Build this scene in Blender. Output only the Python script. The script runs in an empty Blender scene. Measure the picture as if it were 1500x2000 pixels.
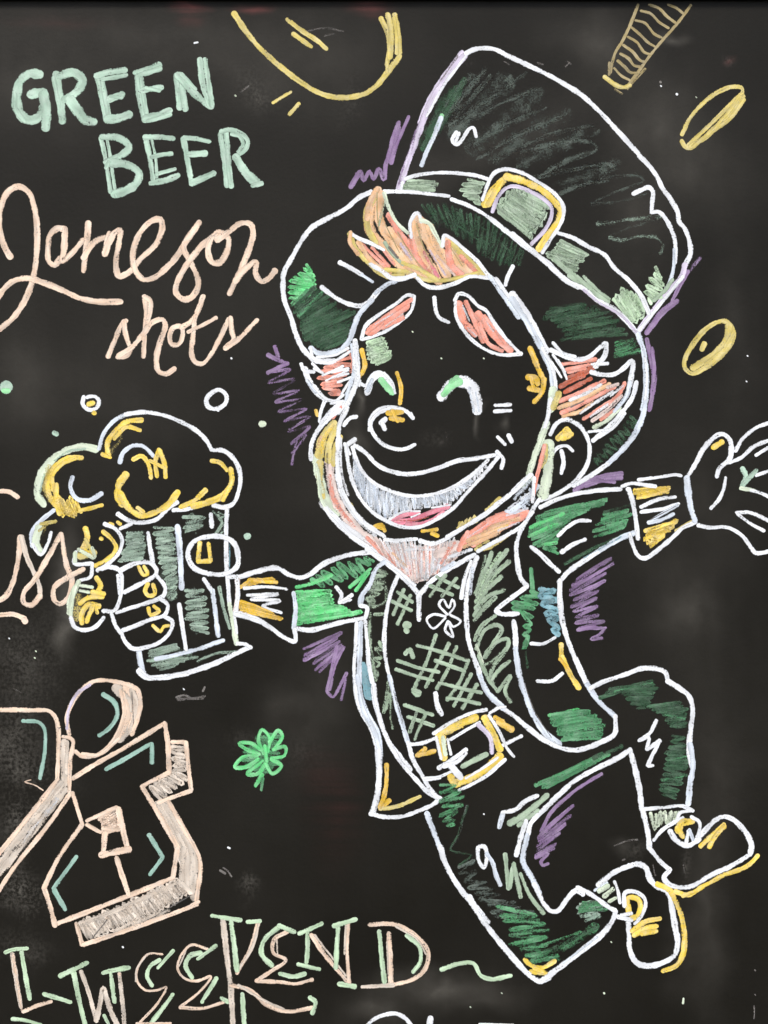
import bpy, bmesh, math, random
import numpy as np
from mathutils import Vector

# ------------------------------------------------------------------ camera, sky, sun, exposure
SC = bpy.context.scene
COL = SC.collection
PX = 0.0005                    # one board unit = half a millimetre
BOARD_H = 2420                 # board units from the foot of the board to the top of the chalk area
def bx(x): return (x - 750.0) * PX
def bz(y): return (BOARD_H - y) * PX

cam_d = bpy.data.cameras.new('camera')
cam = bpy.data.objects.new('camera', cam_d); COL.objects.link(cam)
CAM_DIST = 1.5
cam.location = (0.0, -CAM_DIST, bz(1000))
cam.rotation_euler = (math.radians(90), 0, 0)
cam_d.sensor_fit = 'VERTICAL'; cam_d.sensor_height = 36.0
cam_d.lens = 36.0 * CAM_DIST / (2000 * PX)
cam_d.clip_start = 0.01; cam_d.clip_end = 500
SC.camera = cam

SUN_EL, SUN_AZ = 52.0, 205.0     # degrees; a veiled sun behind the photographer's left shoulder
w = bpy.data.worlds.new('World'); SC.world = w; w.use_nodes = True
nt = w.node_tree
sky = nt.nodes.new('ShaderNodeTexSky'); sky.sky_type = 'NISHITA'; sky.sun_disc = False
sky.sun_elevation = math.radians(SUN_EL); sky.sun_rotation = math.radians(SUN_AZ)
sky.air_density = 1.0; sky.dust_density = 3.0; sky.ozone_density = 1.0
bg = nt.nodes['Background']; bg.inputs['Strength'].default_value = 0.09
nt.links.new(sky.outputs[0], bg.inputs['Color'])
sun_d = bpy.data.lights.new('sun', 'SUN'); sun_d.energy = 1.5; sun_d.angle = math.radians(14)
sun_d.color = (1.0, 0.96, 0.90)
sun = bpy.data.objects.new('sun', sun_d); COL.objects.link(sun)
el, az = math.radians(SUN_EL), math.radians(SUN_AZ)
sdir = Vector((math.sin(az) * math.cos(el), math.cos(az) * math.cos(el), math.sin(el)))
sun.rotation_euler = sdir.to_track_quat('Z', 'Y').to_euler()
sun.location = sdir * 5
SC.view_settings.view_transform = 'Standard'; SC.view_settings.look = 'None'
SC.view_settings.exposure = 1.0; SC.view_settings.gamma = 1.0
SC.cycles.transparent_max_bounces = 48
SC.cycles.max_bounces = 5

# ------------------------------------------------------------------ materials
def lin(c):
    c = c / 255.0
    return c / 12.92 if c <= 0.04045 else ((c + 0.055) / 1.055) ** 2.4
PAL = {
 'W': ('white_chalk', 240, 244, 249), 'L': ('lavender_white_chalk', 214, 204, 226), 'P': ('purple_chalk', 148, 122, 162),
 'M': ('mint_chalk', 178, 208, 188), 'G': ('bright_green_chalk', 104, 214, 132), 'g': ('mid_green_chalk', 92, 160, 112),
 'D': ('dark_green_chalk', 66, 98, 74), 'd': ('dim_green_chalk', 104, 116, 108), 'S': ('sage_chalk', 166, 188, 162),
 's': ('grey_sage_chalk', 160, 184, 166), 'Y': ('yellow_chalk', 244, 212, 88), 'N': ('straw_yellow_chalk', 214, 196, 112),
 'U': ('mustard_chalk', 230, 188, 64), 'A': ('faded_tan_chalk', 168, 152, 108), 'C': ('cream_chalk', 241, 213, 188),
 'c': ('greyish_cream_chalk', 220, 206, 190), 'R': ('coral_chalk', 241, 156, 134), 'O': ('peach_chalk', 234, 188, 142),
 'B': ('russet_chalk', 190, 100, 74), 'T': ('teal_chalk', 122, 168, 180), 'K': ('pink_chalk', 220, 126, 146),
 'E': ('pale_green_chalk', 146, 222, 158), 'F': ('greenish_white_chalk', 216, 230, 204), 'J': ('lime_mint_chalk', 192, 220, 184), 'Z': ('dull_mint_chalk', 146, 184, 170), 'X': ('dusty_grey_chalk', 120, 116, 112),
 'Q': ('pale_pink_chalk', 232, 212, 204), 'V': ('bluish_white_chalk', 216, 226, 238),
}
def N(t, kind, **kw):
    n = t.nodes.new(kind)
    for k, v in kw.items(): setattr(n, k, v)
    return n
def mth(t, op, a, b=None, c=None, clamp=False):
    n = t.nodes.new('ShaderNodeMath'); n.operation = op; n.use_clamp = clamp
    for i, v in enumerate((a, b, c)):
        if v is None: continue
        if isinstance(v, (int, float)): n.inputs[i].default_value = v
        else: t.links.new(v, n.inputs[i])
    return n.outputs[0]
def chalk_material(name, r, g, b):
    m = bpy.data.materials.new(name); m.use_nodes = True
    t = m.node_tree; t.nodes.clear(); L = t.links.new
    out = N(t, 'ShaderNodeOutputMaterial'); mix = N(t, 'ShaderNodeMixShader'); tr = N(t, 'ShaderNodeBsdfTransparent')
    pb = N(t, 'ShaderNodeBsdfPrincipled'); pb.inputs['Roughness'].default_value = 0.85; pb.inputs['Specular IOR Level'].default_value = 0.12
    uv = N(t, 'ShaderNodeUVMap', uv_map='stroke'); sx = N(t, 'ShaderNodeSeparateXYZ'); L(uv.outputs[0], sx.inputs[0])
    cov = N(t, 'ShaderNodeAttribute', attribute_name='cover'); 
    geo = N(t, 'ShaderNodeNewGeometry')
    # streaks along the stroke (dry pen), grain of the board surface
    mp = N(t, 'ShaderNodeMapping'); mp.inputs['Scale'].default_value = (0.035, 2.6, 1.0); L(uv.outputs[0], mp.inputs[0])
    st = N(t, 'ShaderNodeTexNoise'); st.inputs['Scale'].default_value = 1.0; st.inputs['Detail'].default_value = 2.0; L(mp.outputs[0], st.inputs['Vector'])
    gr = N(t, 'ShaderNodeTexNoise'); gr.inputs['Scale'].default_value = 620.0; gr.inputs['Detail'].default_value = 2.5; L(geo.outputs['Position'], gr.inputs['Vector'])
    bl = N(t, 'ShaderNodeTexNoise'); bl.inputs['Scale'].default_value = 120.0; bl.inputs['Detail'].default_value = 2.0; L(geo.outputs['Position'], bl.inputs['Vector'])
    n = mth(t, 'ADD', mth(t, 'MULTIPLY', st.outputs[0], 0.5), mth(t, 'MULTIPLY', gr.outputs[0], 0.5))
    n = mth(t, 'MULTIPLY_ADD', mth(t, 'SUBTRACT', n, 0.5), 3.0, 0.5)
    av = mth(t, 'ABSOLUTE', mth(t, 'SUBTRACT', mth(t, 'MULTIPLY', sx.outputs[1], 2.0), 1.0))
    hard = mth(t, 'MULTIPLY', mth(t, 'POWER', av, 5.0), 0.85); soft = mth(t, 'MULTIPLY', mth(t, 'POWER', av, 1.6), 0.55)
    cf = mth(t, 'MULTIPLY_ADD', cov.outputs['Fac'], 2.0, -.6, clamp=True)     # a light hand also leaves a softer edge
    edge = mth(t, 'ADD', mth(t, 'MULTIPLY', hard, cf), mth(t, 'MULTIPLY', soft, mth(t, 'SUBTRACT', 1.0, cf)))
    tone = N(t, 'ShaderNodeAttribute', attribute_name='pressure')
    a = mth(t, 'SUBTRACT', mth(t, 'SUBTRACT', cov.outputs['Fac'], n), edge)
    a = mth(t, 'MULTIPLY_ADD', a, 2.2, 0.70, clamp=True)
    a = mth(t, 'MULTIPLY', a, mth(t, 'MULTIPLY_ADD', cov.outputs['Fac'], .95, .14, clamp=True))   # a light hand leaves a thin film
    L(a, mix.inputs[0]); L(tr.outputs[0], mix.inputs[1]); L(pb.outputs[0], mix.inputs[2]); L(mix.outputs[0], out.inputs[0])
    # pigment: a little uneven in strength
    pale = N(t, 'ShaderNodeMix', data_type='RGBA'); pale.inputs[6].default_value = (lin(r), lin(g), lin(b), 1); pale.inputs[7].default_value = (.86, .88, .86, 1)
    L(mth(t, 'MULTIPLY', mth(t, 'SUBTRACT', mth(t, 'ADD', mth(t, 'MULTIPLY', bl.outputs[0], .5), mth(t, 'MULTIPLY', gr.outputs[0], .5)), .42, clamp=True), 1.5 * max(lin(r), lin(g), lin(b)) + .1, clamp=True), pale.inputs[0])
    st2 = N(t, 'ShaderNodeTexNoise'); st2.inputs['Scale'].default_value = 1.0; st2.inputs['Detail'].default_value = 1.5
    mp2 = N(t, 'ShaderNodeMapping'); mp2.inputs['Scale'].default_value = (0.02, 1.6, 1.0); mp2.inputs['Location'].default_value = (7, 3, 2); L(uv.outputs[0], mp2.inputs[0]); L(mp2.outputs[0], st2.inputs['Vector'])
    v = mth(t, 'MULTIPLY_ADD', mth(t, 'SUBTRACT', st2.outputs[0], 0.5), 1.1 if r < 225 or b < 225 else .5, 0.98)
    v = mth(t, 'MINIMUM', mth(t, 'MULTIPLY', v, mth(t, 'MULTIPLY_ADD', mth(t, 'POWER', av, 3.0), -.14, 1.04)), 1.14)
    hs = N(t, 'ShaderNodeHueSaturation'); L(pale.outputs[2], hs.inputs['Color'])
    L(mth(t, 'MULTIPLY', v, tone.outputs['Fac']), hs.inputs['Value']); L(hs.outputs[0], pb.inputs['Base Color'])
    bp = N(t, 'ShaderNodeBump'); bp.inputs['Strength'].default_value = 0.35; bp.inputs['Distance'].default_value = 0.0004
    L(gr.outputs[0], bp.inputs['Height']); L(bp.outputs[0], pb.inputs['Normal'])
    return m
MATS = {k: chalk_material(v[0], *v[1:]) for k, v in PAL.items()}

# dust, wiped smears, painted sheen and red reflections on the board: x, y, half-width, half-height, tilt in degrees, amount
HAZE_AND_SHEEN = [   # soft wiped film, plus sheen bands at the right painted in as paler colour
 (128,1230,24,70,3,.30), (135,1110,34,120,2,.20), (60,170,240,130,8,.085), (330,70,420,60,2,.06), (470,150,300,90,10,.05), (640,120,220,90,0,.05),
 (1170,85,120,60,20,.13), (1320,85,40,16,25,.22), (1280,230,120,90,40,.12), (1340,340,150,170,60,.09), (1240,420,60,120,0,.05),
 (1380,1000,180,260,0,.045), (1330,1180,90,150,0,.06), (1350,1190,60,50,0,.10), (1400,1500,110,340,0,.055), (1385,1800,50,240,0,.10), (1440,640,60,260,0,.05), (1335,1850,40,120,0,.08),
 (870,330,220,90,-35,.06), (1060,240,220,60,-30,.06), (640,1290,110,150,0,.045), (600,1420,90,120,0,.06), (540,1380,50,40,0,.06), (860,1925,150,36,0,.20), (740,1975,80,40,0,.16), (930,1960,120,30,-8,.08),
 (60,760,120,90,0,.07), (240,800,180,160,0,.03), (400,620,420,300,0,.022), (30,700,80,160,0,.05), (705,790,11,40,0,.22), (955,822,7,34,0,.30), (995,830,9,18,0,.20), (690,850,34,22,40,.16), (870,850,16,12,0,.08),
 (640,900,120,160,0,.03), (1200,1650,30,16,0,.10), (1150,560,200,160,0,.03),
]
DUST = [   # dry speckled dust
 (50,1500,110,60,20,0.19), (25,1430,60,90,0,0.16), (40,1290,120,130,10,0.12), (28,1600,46,60,0,0.34), (36,1730,38,60,0,0.31), (70,1740,40,60,0,0.12), (40,1850,70,40,0,0.12),
 (500,170,50,40,30,0.14), (1430,122,16,12,0,0.12), (900,122,30,10,0,0.09), (480,1735,26,24,0,0.22), (690,200,30,60,20,0.07), (1335,1700,12,40,0,0.15), (1240,1655,40,20,-20,0.11), (860,845,50,30,0,0.06), (470,1450,60,40,0,0.06), (600,1480,50,40,0,0.06),
]
RED_REFLECTIONS_SMEARS = [(372,15,50,13,0,.85), (500,12,42,12,0,.70), (372,38,36,26,0,.30), (722,20,50,20,0,.60), (1432,120,16,9,-20,.30), (640,1520,70,60,10,.07), (660,1600,60,120,0,.05), (110,40,120,26,0,.06)]  # red reflections painted into the colour along the top edge; other reddish smears
def board_material():
    m = bpy.data.materials.new('black_chalkboard_paint'); m.use_nodes = True
    t = m.node_tree; L = t.links.new; pb = t.nodes['Principled BSDF']
    geo = N(t, 'ShaderNodeNewGeometry'); P = geo.outputs['Position']
    def noise(scale, detail=3.0, vec=P, rough=0.5):
        n = N(t, 'ShaderNodeTexNoise'); n.inputs['Scale'].default_value = scale; n.inputs['Detail'].default_value = detail
        n.inputs['Roughness'].default_value = rough; L(vec, n.inputs['Vector']); return n.outputs[0]
    warp = N(t, 'ShaderNodeTexNoise'); warp.inputs['Scale'].default_value = 16; warp.inputs['Detail'].default_value = 3; L(P, warp.inputs['Vector'])
    wv = N(t, 'ShaderNodeVectorMath', operation='MULTIPLY_ADD'); L(warp.outputs['Color'], wv.inputs[0])
    wv.inputs[1].default_value = (.05, .05, .05); L(P, wv.inputs[2])
    wo = N(t, 'ShaderNodeVectorMath', operation='SUBTRACT'); L(wv.outputs[0], wo.inputs[0]); wo.inputs[1].default_value = (.025, .025, .025)
    def patch_sum(lst):
        tot = None
        for (x, y, rx, ry, ang, s) in lst:
            mp = N(t, 'ShaderNodeMapping', vector_type='TEXTURE'); L(wo.outputs[0], mp.inputs[0])
            mp.inputs['Location'].default_value = (bx(x), 0, bz(y)); mp.inputs['Rotation'].default_value = (0, math.radians(ang), 0)
            mp.inputs['Scale'].default_value = (rx * PX * 1.5, 1.0, ry * PX * 1.5)
            gt = N(t, 'ShaderNodeTexGradient', gradient_type='QUADRATIC_SPHERE'); L(mp.outputs[0], gt.inputs[0])
            v = mth(t, 'MULTIPLY', gt.outputs[1], s * 1.05)
            tot = v if tot is None else mth(t, 'ADD', tot, v)
        return tot
    dust = patch_sum(DUST); haze_and_sheen = patch_sum(HAZE_AND_SHEEN); red = patch_sum(RED_REFLECTIONS_SMEARS)
    # rub texture: cloudy, with vertical wipe streaks
    mp = N(t, 'ShaderNodeMapping'); mp.inputs['Scale'].default_value = (60, 1, 4); L(P, mp.inputs[0]); wipe = noise(1.0, 3, mp.outputs[0])
    mp2 = N(t, 'ShaderNodeMapping'); mp2.inputs['Scale'].default_value = (3, 1, 120); L(P, mp2.inputs[0]); wipe2 = noise(1.0, 3, mp2.outputs[0])
    cloud = noise(5.0, 4); cloud2 = noise(22.0, 4, rough=.6); grain = noise(900.0, 2); speck = noise(300, 4, rough=.65)
    tex = mth(t, 'ADD', mth(t, 'MULTIPLY', cloud2, .9), mth(t, 'MULTIPLY', speck, 1.5))
    dustv = mth(t, 'MULTIPLY', dust, mth(t, 'MULTIPLY_ADD', mth(t, 'SUBTRACT', tex, 1.2), 2.2, 0.30, clamp=True))
    film = mth(t, 'MULTIPLY_ADD', mth(t, 'SUBTRACT', cloud, .38), .045, 0.006, clamp=True)
    film = mth(t, 'ADD', film, mth(t, 'MULTIPLY', mth(t, 'SUBTRACT', wipe, .5, clamp=True), .008))
    film = mth(t, 'MULTIPLY', film, mth(t, 'MULTIPLY_ADD', grain, 1.2, .4))
    hz = mth(t, 'MULTIPLY', haze_and_sheen, mth(t, 'MULTIPLY_ADD', mth(t, 'ADD', mth(t, 'MULTIPLY', cloud2, 1.0), mth(t, 'MULTIPLY', wipe, .2)), 1.2, -.1))
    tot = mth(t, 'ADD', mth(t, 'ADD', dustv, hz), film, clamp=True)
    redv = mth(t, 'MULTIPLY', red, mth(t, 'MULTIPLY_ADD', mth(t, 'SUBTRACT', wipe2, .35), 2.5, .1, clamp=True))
    mx = N(t, 'ShaderNodeMix', data_type='RGBA'); mx.inputs[6].default_value = (.0074, .0066, .0044, 1); mx.inputs[7].default_value = (.42, .395, .345, 1)
    L(tot, mx.inputs[0])
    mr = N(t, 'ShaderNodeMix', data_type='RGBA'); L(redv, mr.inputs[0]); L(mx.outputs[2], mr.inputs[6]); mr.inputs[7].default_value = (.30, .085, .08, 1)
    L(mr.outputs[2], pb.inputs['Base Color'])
    L(mth(t, 'MULTIPLY_ADD', cloud2, .25, .38), pb.inputs['Roughness']); pb.inputs['Specular IOR Level'].default_value = .16
    h = mth(t, 'ADD', mth(t, 'MULTIPLY', noise(260, 3), 1.0), mth(t, 'MULTIPLY', noise(40, 2), 1.2))
    bp = N(t, 'ShaderNodeBump'); bp.inputs['Strength'].default_value = .22; bp.inputs['Distance'].default_value = .0006
    L(h, bp.inputs['Height']); L(bp.outputs[0], pb.inputs['Normal'])
    return m
def plain_material(name, col, rough):
    m = bpy.data.materials.new(name); m.use_nodes = True; t = m.node_tree; pb = t.nodes['Principled BSDF']
    n = N(t, 'ShaderNodeTexNoise'); n.inputs['Scale'].default_value = 90; n.inputs['Detail'].default_value = 4
    r = N(t, 'ShaderNodeValToRGB'); r.color_ramp.elements[0].color = (*[c * .7 for c in col], 1); r.color_ramp.elements[1].color = (*[c * 1.3 for c in col], 1)
    g = N(t, 'ShaderNodeNewGeometry'); t.links.new(g.outputs['Position'], n.inputs['Vector'])
    t.links.new(n.outputs[0], r.inputs[0]); t.links.new(r.outputs[0], pb.inputs['Base Color']); pb.inputs['Roughness'].default_value = rough
    return m

# ------------------------------------------------------------------ the board itself
root = bpy.data.objects.new('chalkboard', None); COL.objects.link(root)
root['label'] = 'black chalkboard covered with coloured chalk drawings and lettering of drinks on offer'
root['category'] = 'chalkboard'
def box(name, x0, x1, y0, y1, front, back, mat, bev, rows=1):
    bm = bmesh.new()
    bmesh.ops.create_cube(bm, size=1)
    for v in bm.verts:
        v.co = Vector((bx(x0 if v.co.x < 0 else x1), front if v.co.y < 0 else back, bz(y1 if v.co.z < 0 else y0)))
    bmesh.ops.bevel(bm, geom=bm.edges[:], offset=bev, segments=2, affect='EDGES', profile=.6)
    me = bpy.data.meshes.new(name); bm.to_mesh(me); bm.free(); me.materials.append(mat)
    o = bpy.data.objects.new(name, me); COL.objects.link(o); o.parent = root
    return o
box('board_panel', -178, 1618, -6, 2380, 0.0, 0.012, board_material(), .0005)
wood = plain_material('black_painted_wood', (.0045, .0042, .004), .5)
box('frame_rail', -220, 1660, -66, 1, -.006, .020, wood, .0022)
box('frame_rail', -220, 1660, 2360, 2420, -.006, .020, wood, .0022)
box('frame_stile', -220, -160, 3, 2358, -.0055, .0195, wood, .0022)
box('frame_stile', 1600, 1660, 3, 2358, -.0055, .0195, wood, .0022)

# ------------------------------------------------------------------ chalk strokes
rng = random.Random(7)
def catmull(pts, step):
    P = [np.array(p, float) for p in pts]
    if len(P) == 2:
        n = max(2, int(np.linalg.norm(P[1] - P[0]) / step) + 1)
        return [P[0] + (P[1] - P[0]) * k / (n - 1) for k in range(n)]
    closed = np.linalg.norm(P[0] - P[-1]) < 2.5
    a = P[-2] if closed else 2 * P[0] - P[1]
    b = P[1] if closed else 2 * P[-1] - P[-2]
    Q = [a] + P + [b]; out = []
    for i in range(1, len(Q) - 2):
        p0, p1, p2, p3 = Q[i-1:i+3]
        d = lambda u, v: max(np.linalg.norm(u - v), 1e-3) ** .5
        t0 = 0; t1 = t0 + d(p1, p0); t2 = t1 + d(p2, p1); t3 = t2 + d(p3, p2)
        n = max(2, int(np.linalg.norm(p2 - p1) / step) + 1)
        for k in range(n):
            s = t1 + (t2 - t1) * k / n
            A1 = (t1-s)/(t1-t0)*p0 + (s-t0)/(t1-t0)*p1; A2 = (t2-s)/(t2-t1)*p1 + (s-t1)/(t2-t1)*p2; A3 = (t3-s)/(t3-t2)*p2 + (s-t2)/(t3-t2)*p3
            B1 = (t2-s)/(t2-t0)*A1 + (s-t0)/(t2-t0)*A2; B2 = (t3-s)/(t3-t1)*A2 + (s-t1)/(t3-t1)*A3
            out.append((t2-s)/(t2-t1)*B1 + (s-t1)/(t2-t1)*B2)
    out.append(P[-1]); return out
def along(poly, t):
    P = [np.array(p, float) for p in poly]
    if len(P) == 1: return P[0]
    L = [np.linalg.norm(P[i+1] - P[i]) for i in range(len(P) - 1)]; s = t * sum(L)
    for i, l in enumerate(L):
        if s <= l or i == len(L) - 1: return P[i] + (P[i+1] - P[i]) * (s / max(l, 1e-6))
        s -= l
class Part:
    def __init__(self, name, label): self.name, self.label = name, label; self.v = []; self.f = []; self.uv = []; self.cov = []; self.tone = []; self.mi = []; self.keys = []; self.strokes = []; self.split = 0
PROF = ((-1, 0.0), (-.72, .75), (0, 1.0), (.72, .75), (1, 0.0))
layer = [0.0]      # height of the chalk laid so far: later strokes lie on earlier ones
def stroke(part, pts, width, key, cov, step=4.5, wob=(.07, .07), lam=70.0):
    pts = catmull(pts, step) if len(pts) > 1 else [np.array(pts[0], float) + d for d in ((-.6, -.6), (.6, .6))]
    pts = np.array(pts); n = len(pts)
    seg = np.linalg.norm(np.diff(pts, axis=0), axis=1); u = np.concatenate([[0], np.cumsum(seg)]); tot = u[-1]
    width *= .90 if key == 'W' else 1.0; hw = width / 2
    # round ends: extra samples just beyond both ends
    d0 = (pts[0] - pts[1]) / max(seg[0], 1e-6); d1 = (pts[-1] - pts[-2]) / max(seg[-1], 1e-6)
    ext = [(.45, .86), (.8, .58), (.97, .22)]
    e = hw * .8
    pre = [pts[0] + d0 * e * a for a, _ in reversed(ext)]; post = [pts[-1] + d1 * e * a for a, _ in ext]
    wsc = [b for _, b in reversed(ext)] + [1.0] * n + [b for _, b in ext]
    uu = [-e * a for a, _ in reversed(ext)] + list(u) + [tot + e * a for a, _ in ext]
    pts = np.vstack([pre, pts, post]); n = len(pts)
    tan = np.gradient(pts, axis=0); tan /= np.maximum(np.linalg.norm(tan, axis=1, keepdims=True), 1e-6)
    nor = np.stack([-tan[:, 1], tan[:, 0]], 1)
    z0 = .00005 + layer[0]; layer[0] += 3.5e-7 + n * 1.1e-8
    ph = rng.uniform(0, 9); uo = rng.uniform(0, 4000)
    base = len(part.v); f0 = len(part.f)
    if key not in part.keys: part.keys.append(key)
    ki = part.keys.index(key)
    for i in range(n):
        wv = hw * wsc[i] * (1 + .09 * math.sin(uu[i] * .05 + ph) + .06 * math.sin(uu[i] * .23 + ph * 2) + rng.uniform(-.05, .05))
        off = (rng.uniform(-.35, .35), rng.uniform(-.35, .35))
        q = 2 * math.pi * uu[i] / lam
        cv = cov + wob[0] * (math.sin(q + ph) + .8 * math.sin(q * .43 + ph * 3) + .5 * math.sin(q * 2.3 + ph * 5)) / 1.4
        tn = 1 + wob[1] * (math.sin(q * .81 + ph * 7) + .8 * math.sin(q * .37 + ph * 2) + .5 * math.sin(q * 1.9 + ph)) / 1.4
        for k, (a, h) in enumerate(PROF):
            p = pts[i] + nor[i] * (a * wv)
            y = -z0 - i * 1.1e-8 - 1.5e-7 * h
            part.v.append((bx(p[0] + off[0] * h), y, bz(p[1] + off[1] * h)))
            part.uv.append((uu[i] + uo, (a + 1) / 2)); part.cov.append(cv); part.tone.append(tn)
    for i in range(n - 1):
        for k in range(4):
            a = base + i * 5 + k
            part.f.append((a, a + 5, a + 6, a + 1)); part.mi.append(ki)
    part.strokes.append((base, len(part.v), width, f0, len(part.f)))
def hatch(part, A, B, n, width, key, cov):
    pts = []
    for k in range(n):
        j = lambda: rng.uniform(-.22, .22) / n
        t = (k + .1) / max(n - .8, 1)
        pa = along(A, min(max(t + j(), 0), 1)); pb = along(B, min(max(t + .5 / n + j(), 0), 1)); d = pb - pa
        pts.append(pa - d * rng.uniform(-.07, .07)); pts.append(pa * .5 + pb * .5 + np.array([-d[1], d[0]]) * rng.uniform(-.02, .02)); pts.append(pb + d * rng.uniform(-.10, .05))
    ln = np.mean([np.linalg.norm(np.array(pts[i + 1]) - np.array(pts[i])) for i in range(len(pts) - 1)]) * 3
    stroke(part, pts, width * .86, key, cov, wob=(.16, .20), lam=max(ln, 12))
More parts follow.
